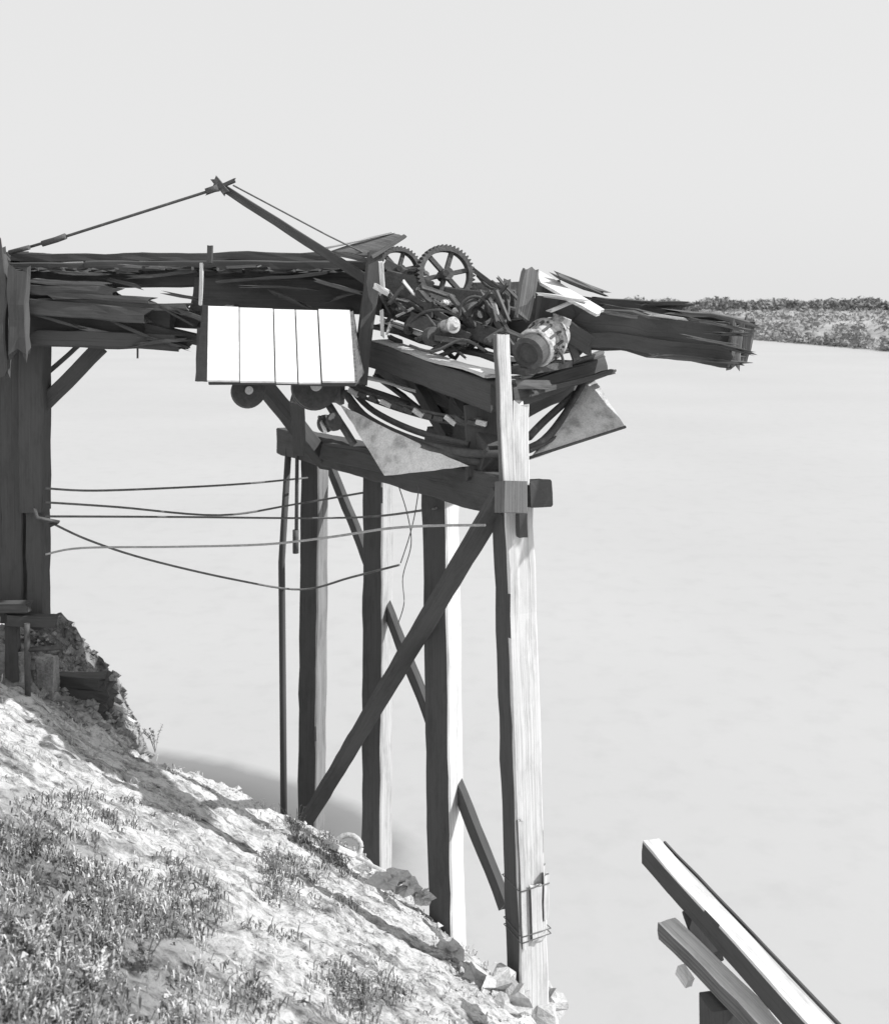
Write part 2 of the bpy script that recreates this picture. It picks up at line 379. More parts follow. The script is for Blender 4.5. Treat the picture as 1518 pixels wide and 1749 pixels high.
# ---------------------------------------------------------------- bridge
br=thing('timber_bridge',P(300,560,13.8),'broken dark timber bridge deck running from the tower to the pier','bridge')
B=13.3
def bb(name,x0,y0,x1,y1,th,mat='dark',Y=B,w=.2,rag=.03,Y2=None,jit=.014):
    Y2=Y2 or Y
    return bm(P(x0,y0,Y),P(x1,y1,Y2),w,th/F*(Y+Y2)/2,rag=rag,jit=jit).build(name,mat,br)
bb('top_rail',-30,439,575,438,14,w=.12)
bb('girder',-30,464,205,468,34,w=.2,rag=.06)
bb('girder',150,468,650,466,44,w=.22,rag=.05)
bb('girder',332,500,650,508,60,w=.3,rag=.05)
bb('girder',-30,502,180,506,36,w=.2,rag=.15)
bb('girder',-30,548,300,560,76,w=.3,rag=.10)
bb('girder',60,575,318,582,24,w=.2,rag=.12,Y=13.1)
bb('girder',200,535,345,545,34,w=.2,rag=.06,Y=13.5)
bb('plank',60,480,192,488,9,'mid',13.05,.2,.06)
bb('plank',-20,492,200,499,16,'dark',13.0,.2,.10)
bb('plank',60,515,325,524,12,'mid',13.0,.1,.08)
bb('plank',-20,515,250,540,26,'dark',12.95,.15,.10)
bb('plank',90,506,260,512,10,'dark',12.95,.15,.08)
bb('plank',190,485,335,484,4,'dark',13.5,.1,.01)
bb('plank',250,560,345,583,18,'dark',13.2,.2,.04)
bb('plank',540,478,620,500,6,'mid',12.95,.15,.05)
bb('plank',370,482,560,468,5,'dark',13.0,.15,.03)
bb('plank',390,455,440,452,5,'mid',13.0,.1,.03)
bb('girder',-30,468,650,466,28,w=.2,Y=15.2)
for k in range(16):
    x=-4.9+k*.30
    bm(V(x,13.0,H+.40+random.uniform(-.02,.03)),V(x+random.uniform(-.05,.05),15.3,H+.42),.27,.05,rag=.05).build('deck_plank','dark',br)
for (x0,y0,x1,y1,mt) in ((100,464,178,470,'dark'),(215,454,300,457,'mid'),(470,500,520,520,'dark'),(560,515,610,500,'dark'),(40,530,130,556,'dark'),(200,552,290,590,'dark'),(230,472,330,464,'dark'),(420,488,540,494,'dark'),(250,575,308,592,'dark'),(270,520,318,548,'dark'),(230,590,315,580,'dark'),(140,560,240,580,'mid'),(290,500,345,512,'dark'),(180,474,240,490,'dark'),(300,530,350,548,'dark')):
    bb('splinter',x0,y0,x1,y1,random.uniform(3,8),mt,random.uniform(12.9,13.05),.06,.12)
for (x,y0,y1,mt,w_) in ((344,450,520,'pale',.035),(359,420,450,'dark',.06),(345,560,640,'dark',.1)):
    bm(P(x,y0,12.9),P(x-2,y1,12.9),w_,.06,up=(0,-1,0),rag=.01).build('upright',mt,br)
bm(P(445,652,14.6),P(560,792,15.6),.2,.2).build('knee_brace','dark',br)
MB().tube([P(235,590,13.2),P(235,612,13.2)],.012,6).build('bolt','iron',br)

# ---------------------------------------------------------------- mast and stays
ms=thing('mast_strut',P(765,562,12.7),'slanting timber strut rising left to a pointed peak above the bridge','strut')
bm(P(368,312,12.95),P(765,566,12.75),.07,.085,jit=.004,taper=1.6).build('timber','dark',ms)
bm(P(352,330,12.85),P(402,307,12.85),.06,.04,rag=.03).build('peak_cleat','dark',ms)
bm(P(366,305,12.85),P(386,330,12.85),.08,.08,rag=.02).build('peak_block','iron',ms)
mb=MB().tube([P(375,324,12.85),P(350,328,12.8),P(120,401,13.0),P(18,431,13.1)],.017,6)
o=mb.build('stay_rod','iron',None,label='thin iron stay rod with a turnbuckle, sloping from the peak down to the tower',category='rod')
MB().tube([P(112,403,12.98),P(96,409,13.0),P(72,416,13.0)],.038,8).build('turnbuckle','iron',o)
MB().tube([P(352,327,12.8),P(372,320,12.8)],.042,8).build('clevis','iron',o)
MB().tube([P(50,422,13.0),P(16,431,13.05)],.030,8).build('rod_end','iron',o)
mb=MB().tube([P(398,316,12.8),P(560,402,12.75),P(640,441,12.7)],.010,6)
mb.build('stay_wire','rope',None,label='thin stay wire running just above the slanting strut to the gable boards',category='wire')

# ---------------------------------------------------------------- white box
wb=thing('hanging_box',P(480,650,12.0),'white painted box of five upright boards slung under the bridge','box')
tl,tr,brc,bl=P(356,524,12.15),P(597,531,12.15),P(606,653,11.5),P(354,651,11.5)
mb=MB(); cuts=[0,.213,.221,.455,.465,.61,.620,.77,.780,1.0]
for i in range(0,10,2):
    u0,u1=cuts[i],cuts[i+1]; dz=V(0,random.uniform(-.006,.006),random.uniform(-.012,.012))
    mb.patch(bl.lerp(brc,u0)+dz,bl.lerp(brc,u1)+dz,tl.lerp(tr,u1)+dz,tl.lerp(tr,u0)+dz,1,1,0,.03,.003)
mb.build('front_boards','paint',wb)
off=V(0,.09,.0)
MB().patch(bl+off,brc+off,tr+off,tl+off,3,3,0,.03,0).build('backing','dark',wb)
MB().patch(P(333,651,12.2),P(354,651,11.52),P(355,522,12.15),P(346,520,12.6),3,3,0,.03,.004).build('side_board','dark',wb)
MB().patch(brc+V(.03,0,0),brc+V(.04,.8,.05),tr+V(.02,.3,0),tr+V(.03,0,0),3,3,0,.03,.004).build('side_board','mid',wb)
bm(bl+V(0,.4,-.02),brc+V(0,.4,-.02),.7,.05).build('bottom_board','dark',wb)
for t_ in (.06,.94):
    p=tl.lerp(tr,t_)+V(0,.12,-.06); bm(p,p+V(0,1.0,.06),.08,.08).build('hanger_arm','dark',wb)
def wheel(c,axis,r,th,name,label,cat,mat='iron'):
    t=thing(name,Vector(c)-V(0,0,r),label,cat)
    MB().lathe(c,axis,[(-th/2,r*.8),(-th/2,r),(-th*.2,r),(-th*.12,r*.86),(th*.12,r*.86),(th*.2,r),(th/2,r),(th/2,r*.8)],32).build('rim',mat,t)
    MB().lathe(c,axis,[(-th*.7,r*.08),(-th*.7,r*.24),(th*.7,r*.24),(th*.7,r*.08)],20).build('hub','sheet',t)
    return t
wheel(P(424,668,12.2),(.3,-1,.2),.185,.13,'pulley_wheel','small dark pulley wheel under the left corner of the white box','wheel')
wheel(P(538,660,12.3),(.25,-1,.2),.26,.16,'pulley_wheel','wide dark pulley wheel under the right half of the white box','wheel')
dr=thing('cable_drum',P(560,700,12.9),'dark cable drum behind the wide pulley wheel under the white box','drum')
MB().lathe(P(500,668,12.9),(1,.1,-.04),[(0,.13),(.05,.15),(.09,.12),(.50,.12),(.55,.15),(.60,.13)],28).build('barrel','iron',dr)
bm(P(507,680,13.2),P(512,770,14.5),.14,.14,up=(0,-1,0)).build('hanger','dark',dr)
ub=thing('leaning_upright',P(612,650,12.1),'dark leaning timber with pale slats at the right end of the white box','post')
bm(P(640,430,12.45),P(614,655,12.35),.16,.14,up=(.2,-1,0),rag=.02).build('timber','dark',ub)
bm(P(650,448,12.3),P(654,500,12.3),.05,.04,up=(0,-1,0),rag=.02).build('slat','pale',ub)
bm(P(652,530,12.3),P(652,575,12.3),.04,.04,up=(0,-1,0),rag=.02).build('slat','pale',ub)
bm(P(640,488,12.3),P(662,500,12.3),.05,.07,rag=.02).build('slat','pale',ub)
gb=thing('gable_board',P(625,425,12.7),'pale splintered boards poking up beside the small gear','board')
MB().patch(P(560,428,12.9),P(640,438,12.6),P(688,402,12.6),P(668,396,12.9),6,4,0,.03,.012,.06).build('board','mid',gb)
bm(P(555,424,12.9),P(672,398,12.8),.04,.02,rag=.03).build('ridge_strip','pale',gb)
bm(P(572,432,12.5),P(640,447,12.5),.06,.05,rag=.03).build('batten','dark',gb)
bm(P(640,436,12.35),P(690,404,12.4),.04,.05,rag=.04).build('batten','mid',gb)

# ---------------------------------------------------------------- platform
pf=thing('machinery_platform',P(800,700,12),'tilted timber platform on top of the pier bearing gears and motors','platform')
def pb(name,a,b_,w,h,mat='dark',rag=.03,jit=.014,up=(0,0,1)): return bm(P(*a),P(*b_),w,h,rag=rag,jit=jit,up=up).build(name,mat,pf)
pb('side_beam',(640,602,13.0),(856,678,11.0),.26,.30)
pb('walkway_plank',(648,584,13.0),(846,640,11.0),.24,.04,'pale')
pb('end_beam',(862,678,11.0),(1022,624,12.3),.22,.22)
pb('deck_plank',(878,646,11.2),(1000,626,12.4),.16,.03,'pale',.06)
pb('deck_plank',(876,659,11.1),(1028,602,12.3),.08,.06,'mid')
pb('deck_plank',(905,672,11.0),(1048,634,12.0),.05,.05,'dark')
pb('deck_plank',(640,555,13.6),(880,620,11.8),.3,.05,'dark')
pb('deck_plank',(650,530,14.0),(920,612,12.2),.35,.05,'dark')
pb('deck_plank',(640,505,14.4),(960,600,12.5),.5,.06,'dark')
pb('deck_plank',(700,500,14.7),(1000,590,12.9),.5,.06,'dark')
pb('side_beam',(620,500,15.0),(1010,570,13.2),.3,.3)
pb('bearer',(655,520,13.4),(800,575,12.2),.16,.16)
pb('bearer',(652,545,13.2),(760,585,12.2),.05,.05,'pale')
pb('bearer',(760,520,13),(930,560,12.2),.25,.3)
pb('bearer',(650,500,13.5),(880,520,12.9),.25,.28)
pb('under_strut',(690,625,12.8),(765,745,12.0),.12,.12)
pb('under_strut',(720,650,13.5),(870,770,11.6),.3,.28)
pb('under_strut',(660,625,13.6),(860,710,11.9),.3,.28)
pb('under_strut',(790,705,12.2),(850,790,11.3),.35,.4)
pb('under_strut',(740,745,12.6),(850,790,11.4),.2,.25)
pb('under_strut',(870,695,11.6),(985,645,12.8),.35,.25)
pb('under_strut',(820,690,11.6),(826,815,11.5),.36,.3,up=(0,-1,0))
pb('under_strut',(560,770,14.5),(700,800,13.0),.2,.2)
pb('under_strut',(640,640,13.2),(720,700,12.4),.05,.05)
pb('under_strut',(735,650,12.6),(800,720,11.9),.06,.06)
pb('corner_block',(878,659,11.0),(935,659,11.1),.10,.09,'mid')
pb('strip',(610,640,12.9),(715,668,12.5),.10,.03,'pale')
pb('strip',(600,655,12.8),(700,690,12.5),.14,.04,'dark')
# ---------------------------------------------------------------- gears
def gear(name,c,axis,Rr,nt_,th,label):
    t=thing(name,Vector(c)-V(0,0,Rr),label,'gear')
    ax=Vector(axis).normalized(); a=ax.cross(V(0.1,0,1)).normalized(); b_=ax.cross(a)
    mb=MB(); n=nt_*4
    for k in range(n):
        an=2*math.pi*k/n; ro=Rr if k%4 in (1,2) else Rr*.92
        d=a*math.cos(an)+b_*math.sin(an)
        for (r_,z_) in ((Rr*.78,-th/2),(ro,-th/2),(ro,th/2),(Rr*.78,th/2)): mb.v.append(Vector(c)+d*r_+ax*z_)
    for k in range(n):
        k2=(k+1)%n
        for q in range(4):
            q2=(q+1)%4; mb.face((k*4+q,k2*4+q,k2*4+q2,k*4+q2))
    mb.build('toothed_rim','iron',t)
    for k in range(6):
        an=2*math.pi*k/6+.3; d=a*math.cos(an)+b_*math.sin(an)
        bm(Vector(c)+d*Rr*.1,Vector(c)+d*Rr*.82,Rr*.15,th*.5,up=ax,jit=.001).build('spoke','iron',t)
    MB().lathe(c,ax,[(-th,Rr*.07),(-th,Rr*.2),(th,Rr*.2),(th,Rr*.07)],20).build('hub','iron',t)
gear('gear_wheel',P(760,469,12.7),(.30,-1,.12),.345,44,.12,'large toothed gear wheel with six spokes on top of the platform')
gear('gear_wheel',P(680,462,13.0),(.38,-1,.12),.285,38,.12,'smaller toothed gear wheel left of the large one, half hidden by boards')
def smooth(pts,n=6):
    out=[]
    for i in range(len(pts)-1):
        p0=pts[max(i-1,0)];p1=pts[i];p2=pts[i+1];p3=pts[min(i+2,len(pts)-1)]
        for k in range(n):
            t=k/n; out.append(.5*((2*p1)+(p2-p0)*t+(2*p0-5*p1+4*p2-p3)*t*t+(3*p1-p0-3*p2+p3)*t**3))
    out.append(pts[-1]); return out
wn=thing('winch_frame',P(760,560,12.6),'cluttered dark winch frame with shafts and brackets below the two gears','winch')
MB().tube([P(682,458,12.7),P(684,456,13.6)],.035,10).build('shaft','iron',wn)
MB().tube([P(762,466,12.2),P(758,468,13.8)],.035,10).build('shaft','iron',wn)
for (a,b_,w,h) in (((655,478,12.75),(735,500,12.6),.1,.26),((655,450,12.8),(690,470,12.8),.1,.12),((700,500,12.9),(860,520,12.4),.12,.22),((665,500,12.8),(740,530,12.4),.1,.16),((800,455,12.8),(868,505,12.6),.06,.05),((735,515,12.3),(735,545,12.3),.1,.1),((866,480,12.5),(858,560,12.2),.08,.08),((700,505,12.5),(790,560,12.1),.05,.06),((820,500,12.4),(880,600,11.8),.07,.07),((800,495,13.0),(890,494,13.0),.1,.16),((700,545,12.3),(800,580,12.0),.06,.16),((800,560,12.2),(880,590,11.9),.1,.2)):
    bm(P(*a),P(*b_),w,h,up=(.1,.2,1),rag=.02).build('bracket','iron',wn)
MB().lathe(P(812,540,12.2),(.7,-1,.3),[(-.06,.05),(-.06,.15),(-.03,.16),(.03,.16),(.06,.15),(.06,.10),(.03,.09),(.03,.04),(.09,.04)],26).build('brake_wheel','iron',wn)
for pts in ([(785,545,12.0),(788,520,12.0),(806,507,12.0),(828,512,12.0),(838,535,12.0)],[(690,560,12.3),(720,535,12.2),(755,530,12.1),(790,545,12.0)],[(840,480,12.6),(862,500,12.4),(868,535,12.2),(850,570,12.0)],[(815,470,12.8),(838,492,12.6),(880,498,12.4)],[(660,520,12.6),(690,512,12.5),(720,530,12.3),(745,560,12.1)],[(700,590,11.9),(740,600,11.7),(790,580,11.7),(830,600,11.5)]):
    MB().tube(smooth([P(*p) for p in pts],4),.018,6).build('curved_strap','iron',wn)
MB().lathe(P(845,510,12.5),(.9,-.4,.1),[(-.16,.06),(-.12,.10),(.12,.10),(.16,.07)],20).build('gear_case','iron',wn)
for k in range(82):
    c=P(random.uniform(655,900),random.uniform(495,600),random.uniform(12.0,13))
    d=V(random.uniform(-1,1),random.uniform(-.6,.6),random.uniform(-.5,.6)).normalized()*random.uniform(.05,.24)
    bm(c-d,c+d,random.uniform(.012,.06),random.uniform(.012,.06),rag=.02,up=(.1,.3,1)).build('bar',('mid' if k%10 else 'pale') if k%5==0 else 'iron',wn)
for k in range(14):
    c=P(random.uniform(670,880),random.uniform(515,590),random.uniform(12.0,12.6)); r_=random.uniform(.025,.06)
    MB().lathe(c,(random.uniform(-1,1),-1,random.uniform(-.4,.4)),[(-.05,r_*.6),(-.04,r_),(.0,r_),(.01,r_*.6),(.06,r_*.5)],12).build('bolt_head','iron' if k%3 else 'sheet',wn)
sm=thing('small_motor',P(770,585,11.9),'small rounded motor on the platform below the large gear','motor')
MB().lathe(P(766,556,11.9),(.6,-.8,.1),[(-.14,.03),(-.12,.06),(-.06,.07),(.06,.07),(.07,.09),(.09,.09),(.10,.06),(.13,.03)],22).build('body','motor',sm)
bm(P(742,576,11.9),P(796,584,11.9),.2,.06).build('foot','iron',sm)
MB().lathe(P(738,574,11.9),(.6,-.8,.1),[(-.05,.02),(-.05,.1),(.05,.1),(.05,.02)],20).build('pulley','iron',sm)
bmq=thing('motor',P(920,630,11.2),'big pale cylindrical motor with a dark open end at the platform corner','motor')
c=P(901,604,10.95); ax=(P(956,562,11.6)-c).normalized()
MB().lathe(c,ax,[(.02,.10),(-.02,.12),(0,.165),(.14,.17),(.14,.13)],30).build('end_ring','iron',bmq)
MB().lathe(c+ax*.14,ax,[(0,.12),(0,.185),(.03,.205),(.05,.185),(.26,.19),(.28,.225),(.33,.225),(.35,.19),(.5,.18),(.56,.13),(.6,.06)],32).build('housing','motor',bmq)
MB().lathe(c+ax*.03,ax,[(0,.03),(0,.095),(.05,.095),(.05,.03)],22).build('rotor','iron',bmq)
bm(P(880,634,11.1),P(960,620,11.5),.3,.07).build('foot','iron',bmq)
bm(P(945,543,11.4),P(972,554,11.4),.1,.09,rag=.01).build('terminal_box','motor',bmq)
s1=ax.cross(V(0,0,1)).normalized(); s2=ax.cross(s1)
for k in range(12):
    an=k*math.pi/6; d=s1*math.cos(an)+s2*math.sin(an)
    MB().beam(c+ax*.18+d*.19,c+ax*.40+d*.192,.025,.03,up=d,jit=.003).build('cooling_rib','iron',bmq)
for k in range(8):
    an=k*math.pi/4+.3; d=s1*math.cos(an)+s2*math.sin(an); MB().tube([c+ax*.40+d*.208,c+ax*.50+d*.208],.014,6).build('bolt','iron',bmq)
MB().tube(smooth([P(935,545,11.3),P(915,560,11.1),P(925,585,11.0),P(955,600,11.1),P(962,620,11.2)],4),.016,6).build('lead_pipe','iron',bmq)
bm(P(965,560,11.5),P(985,615,11.5),.08,.1,up=(0,-1,0),rag=.02).build('bracket','iron',bmq)
# ---------------------------------------------------------------- flume
fl=thing('wooden_flume',P(1130,600,11.2),'long dark broken timber flume sticking out to the right over the river','flume')
def fb(name,a,b_,w,h,mat='dark',rag=.05,up=(0,0,1),jit=.016): return bm(P(*a),P(*b_),w,h,rag=rag,jit=jit,up=up).build(name,mat,fl)
fb('side_board',(985,555,11.6),(1246,592,10.74),.12,.41,rag=.12,jit=.028)
fb('side_board',(985,575,11.5),(1254,608,10.66),.07,.15,rag=.12,jit=.02)
fb('side_board',(1000,538,12.3),(1262,580,11.3),.07,.40,rag=.14)
fb('floor_board',(985,588,11.9),(1256,604,11.0),.5,.06,rag=.10)
fb('top_rail',(1010,510,12.3),(1170,526,11.7),.12,.07,'dark',.10)
fb('top_rail',(1030,526,11.6),(1236,558,10.8),.14,.06,'dark',.10,jit=.022)
fb('top_rail',(1150,531,11.6),(1284,550,11.2),.20,.05,'mid',.14,jit=.022)
fb('end_board',(1259,556,10.72),(1252,624,10.72),.11,.1,'mid',.07,(.1,-1,0),.03)
fb('end_board',(1280,546,11.2),(1268,620,11.2),.09,.08,'mid',.08,(0,-1,0),.03)
fb('bottom_rail',(1120,608,10.85),(1268,622,10.6),.07,.03,'mid',.10)
for (x0,y0,x1,y1,Y,mt) in ((1040,536,1150,546,11.25,'mid'),(1110,538,1205,552,11.05,'pale'),(1175,574,1243,588,10.63,'mid'),(1100,516,1168,520,11.8,'dark'),(1190,547,1262,562,10.75,'mid'),(1130,604,1230,618,10.75,'dark'),(1225,590,1268,600,10.6,'dark'),(1224,568,1270,572,10.6,'dark')):
    fb('splinter',(x0,y0,Y),(x1,y1,Y-.15),.05,random.uniform(.015,.04),mt,.14)
MB().patch(P(922,482,11.3),P(1022,538,11.0),P(1035,530,11.2),P(918,458,11.6),8,3,0,.03,.015,.10).build('cover_board','pale',fl)
fb('cover_board',(925,505,11.2),(1000,515,11.2),.12,.03,'pale',.08)
fb('cover_board',(950,470,11.4),(1030,500,11.6),.14,.04,'mid',.08)
fb('cover_board',(940,530,11.2),(985,512,11.3),.06,.03,'pale',.04)
fb('upright',(905,462,11.3),(893,545,11.2),.15,.12,'mid',.03,(.2,-1,0))
fb('upright',(935,480,11.6),(925,560,11.7),.2,.2,'dark',.05,(.2,-1,0))
fb('side_board',(915,515,11.7),(1010,575,11.6),.1,.45)
fb('side_board',(960,560,11.5),(1012,592,11.4),.1,.2)
# ---------------------------------------------------------------- hoop, sheets, chain
def cable(name,pts,r,label,cat='cable',mat='rope',parent=None,n=6):
    mb=MB().tube(smooth([P(*p) for p in pts]),r,n)
    kw={} if parent else dict(label=label,category=cat)
    return mb.build(name,mat,parent,**kw)
hp=thing('hopper_hoop',P(800,775,11.6),'bent dark iron hoops hanging below the platform between the two metal sheets','hoop')
for (pts,r) in (([(590,672,12.8),(625,712,12.3),(700,752,11.8),(800,774,11.3),(905,764,11.2),(965,705,11.7),(1015,612,12.4)],.045),
                ([(600,666,12.9),(640,705,12.4),(710,738,11.9),(800,756,11.4)],.035),
                ([(600,690,12.6),(650,735,12.0),(740,772,11.5),(830,790,11.3)],.05),
                ([(905,770,11.1),(960,735,11.5),(1000,680,12)],.02),
                ([(690,630,13.2),(730,680,12.9),(770,740,12.4)],.06),
                ([(903,745,11.3),(935,715,11.6),(980,670,12.0)],.04)):
    MB().tube(smooth([P(*p)+V(random.uniform(-.02,.02),0,random.uniform(-.02,.02)) for p in pts]),r,8).build('hoop_bar','iron',hp)
mb=MB().patch(P(580,690,12.3),P(656,813,11.6),P(802,797,11.2),P(640,722,11.9),10,10,.04,.012,.014,.02)
mb.build('metal_sheet','sheet',None,label='pale bent triangular metal sheet hanging left under the platform',category='metal sheet')
mb=MB().patch(P(903,784,11.1),P(1068,728,11.6),P(1006,632,12.2),P(950,722,11.7),10,10,.04,.012,.014,.02)
mb.build('metal_sheet','sheet',None,label='pale pointed metal sheet jutting out right of the front post',category='metal sheet')
MB().tube([P(900,783,11.05),P(1068,729,11.55)],.016,6).build('sheet_rod','iron',None,label='thin rod along the lower edge of the right hand metal sheet',category='rod')
ch=thing('conveyor_chain',P(715,720,11.9),'sagging dark conveyor chain with pale links below the platform','chain')
A=smooth([P(606,664,12.6),P(680,690,12.2),P(750,708,11.8),P(822,716,11.4)],8)
MB().tube(A,.022,6).build('rail','iron',ch); MB().tube([p+V(.03,-.02,-.07) for p in A],.022,6).build('rail','iron',ch)
for i in range(0,len(A),2):
    p=A[i]; q=V(random.uniform(-.015,.015),0,random.uniform(-.02,.02)); bm(p+V(-.06,-.03,-.01)+q,p+V(.05,-.06,-.06)-q,.05,.05,jit=.006).build('link','sheet' if i%6==0 else 'iron',ch)
rl=thing('guide_roller',P(565,745,12.2),'small bright guide roller beside the left metal sheet','roller')
MB().lathe(P(563,722,12.2),(.7,-.7,.2),[(-.1,.03),(-.1,.10),(-.06,.10),(-.05,.05),(.05,.05),(.06,.10),(.1,.10),(.1,.03)],22).build('spool','iron',rl)
MB().tube([P(545,712,12.3),P(556,738,12.0)],.02,8).build('axle','sheet',rl)
bm(P(560,690,12.4),P(605,760,12.3),.09,.06).build('arm','iron',rl)
# ---------------------------------------------------------------- cables
cable('rope',[(78,834,13.2),(160,838,13.4),(300,833,14.3),(420,826,15.4),(525,816,16.7)],.015,'topmost rope stretched from the tower to the leftmost post')
cable('rope',[(78,858,13.2),(200,866,13.6),(375,880,14.6),(500,862,15.3),(640,838,14.9)],.015,'sagging second rope from the top between tower and pier')
cable('rope',[(78,882,13.2),(300,883,14),(520,885,14.8),(640,882,14.6),(745,868,12.5)],.015,'level rope just below the sagging second one, between tower and pier')
cable('rope',[(78,947,13.2),(140,936,13.2),(300,934,12.9),(450,930,12.5),(560,918,12),(660,903,11.5),(740,898,11.1),(828,897,10.7)],.014,'pale rope sloping up in front of all the posts to the front post',mat='palerope')
cable('rope',[(82,890,13.1),(150,922,13.3),(250,955,13.6),(400,990,14.2),(515,1007,14.9),(600,986,14.4),(682,965,13.9)],.015,'lowest rope, sagging deeply from the iron bracket on the tower')
cable('hanging_wire',[(680,828,12.2),(696,880,12.2),(702,930,12.2),(688,985,12.3),(690,1030,12.2),(680,1065,12.3)],.006,'longer crinkled thin wire dangling between the two middle posts',cat='wire')
cable('hanging_wire',[(716,830,12.0),(708,880,12.1),(698,920,12.1),(684,962,12.0)],.006,'shorter thin wire dangling just left of the third post',cat='wire')

# ---------------------------------------------------------------- timbers bottom right
ra=thing('sloping_timber',V(2.0,8.6,3.3),'long pale-topped squared timber jutting over the water at bottom right, the higher of two','timber')
bm(P(1112,1456,9.6),V(2.75,6.0,H-4.76),.17,.20,jit=.008,rag=.015).build('beam','dark',ra,'pale',(0,0,1))  # sunlight painted on: top face pale, shaded sides dark
bm(P(1125,1443,9.63)+V(.05,0,.02),V(2.85,6.0,H-4.64),.02,.025,jit=.003).build('edge_strip','dark',ra)
rb=thing('propped_timber',V(1.9,8.2,0),'shorter pale squared timber on a dark post at bottom right, the lower of two','timber')
bm(P(1140,1586,8.9),V(2.80,6.1,H-5.00),.17,.14,jit=.008,rag=.015).build('beam','mid',rb,'pale',(0,0,1))  # top painted pale for sunlight, sides greyer for shade
bm(V(2.02,8.15,H-5.10),V(2.02,8.15,-1),.24,.24,up=(.2,-1,0)).build('post','dark',rb)
bm(P(1160,1655,8.5),P(1178,1680,8.4),.07,.08).build('bolt_block','pale',rb)
bm(P(1185,1560,9.0),P(1215,1640,8.7),.18,.2,up=(0,-1,0)).build('packing_block','dark',rb)
bm(V(2.62,6.6,H-4.95),V(2.62,6.6,-1),.25,.25,up=(.2,-1,0)).build('post','dark',ra)

# ---------------------------------------------------------------- debris on the bank
def onground(px,py,Y0):
    y=4.0
    while y<18:
        p=P(px,py,y)
        if p.z<=hgt(p.x,p.y): return p
        y+=.04
    return P(px,py,Y0)
cr=thing('hollow_stand_in',P(145,1240,14),'dark log stack added in place of the hollow in the dirt mound beside the tower foot','hollow')  # invented log stack standing in for the dark hollow under the ledge
for k in range(5):
    bm(P(98+random.uniform(-4,4),1158+k*18,14.0),P(188+random.uniform(-8,4),1164+k*19,13.9),.25,.15,rag=.06,jit=.03).build('stand_in_log','dark',cr)
for i,(x,y,lab) in enumerate([(205,1133,'short pale plank end near the top of the dirt mound'),(212,1160,'pale plank scrap midway down the dirt mound'),(226,1192,'lowest pale plank scrap on the dirt mound')]):
    p=P(x-14,y+14,14.2); z=hgt(p.x,p.y); p.z=z+.05
    bm(p-V(.1,0,-.06),p+V(.12,0,-.06),.07,.03,rag=.04).build('plank_scrap','pale',None,label=lab,category='plank')
lg=thing('fallen_pipe',P(640,1500,14.2),'pale pipe with a flanged ring lying at the foot of the second post','pipe')
MB().tube([P(588,1462,14.3),P(690,1512,13.3)],.06,10).build('pipe','stone',lg)
mb=MB(); c=P(594,1448,14.2); mb.tube([c+V(math.cos(a)*.17,math.sin(a)*.06,math.sin(a)*.13) for a in [k*math.pi/8 for k in range(17)]],.035,8); mb.build('ring','stone',lg)
rk=[(668,1500,.13,'pale broken rock at the lower end of the fallen pipe'),(700,1512,.10,'small rock right of the fallen pipe'),(722,1528,.09,'small rock touching the third post'),(640,1490,.07,'tiny rock at the foot of the second post'),
    (775,1590,.16,'large pale block of rubble right of the third post base'),(800,1612,.14,'rubble block between the third and the front post'),(765,1625,.12,'rubble block left below the largest block'),(830,1640,.15,'rubble rock left of the front post foot'),(838,1690,.24,'wide flat pale rock left of the front post at the bottom'),(928,1720,.20,'rock at the right side of the front post foot'),(870,1715,.2,'rock tucked under the front post'),(790,1660,.09,'small stone above the wide flat rock')]
for (x,y,r,lab) in rk:
    p=onground(x,y+6,11)
    if x>900: p=P(928,1725,10.9)
    MB().rock(p+V(0,0,r*.2),r*1.0,r*.9,r*.65,7,10,.9).build('rock','stone',None,label=lab,category='rock')
for (a,b_,lab) in (((745,1625),(800,1585),'pale squared offcut leaning on rubble below the third post'),((700,1545),(735,1520),'short offcut beside the third post base'),((560,1450),(600,1470),'plank scrap at the bank crest left of the fallen pipe'),((800,1600),(835,1650),'splintered plank lying between the third and the front post')):
    p=onground(*a,11)+V(0,0,.05); q=onground(*b_,11)+V(0,0,.08)
    if (p-q).length<1.6: bm(p,q,.12,.07,rag=.03).build('plank_scrap','pale',None,label=lab,category='plank')
def crumbs(name,mat,n,area,rr,test,label):
    vs=[];fs=[]
    for i in range(n):
        x=random.uniform(area[0],area[1]); y=random.uniform(area[2],area[3])
        if not test(x,y): continue
        z=hgt(x,y); r=random.uniform(*rr)*(1+1.2*(random.random()<.07)); o=len(vs)
        for (a,b_,c_) in ((1,0,0),(-1,0,0),(0,1,0),(0,-1,0),(0,0,1),(0,0,-1)):
            vs.append((x+(a+random.uniform(-.4,.4))*r,y+(b_+random.uniform(-.4,.4))*r,z+(c_*.8+.2+random.uniform(-.2,.2))*r))
        for t in ((0,2,4),(2,1,4),(1,3,4),(3,0,4),(2,0,5),(1,2,5),(3,1,5),(0,3,5)): fs.append(tuple(o+k for k in t))
    me=bpy.data.meshes.new(name); me.from_pydata(vs,[],fs); me.materials.append(M[mat]); o=bpy.data.objects.new(name,me); col.objects.link(o); o['kind']='stuff'; o['label']=label; o['category']=name
crumbs('gravel','stone',5000,(-5,1,5,15.2),(.006,.024),lambda x,y: sdist1(x,y)<.2 and -.2<noise.noise(Vector((x*1.3,y*1.3,9))) and random.random()<(.3+.7*(sdist1(x,y)>-1)),'loose stones and crumbs of earth strewn over the bank')
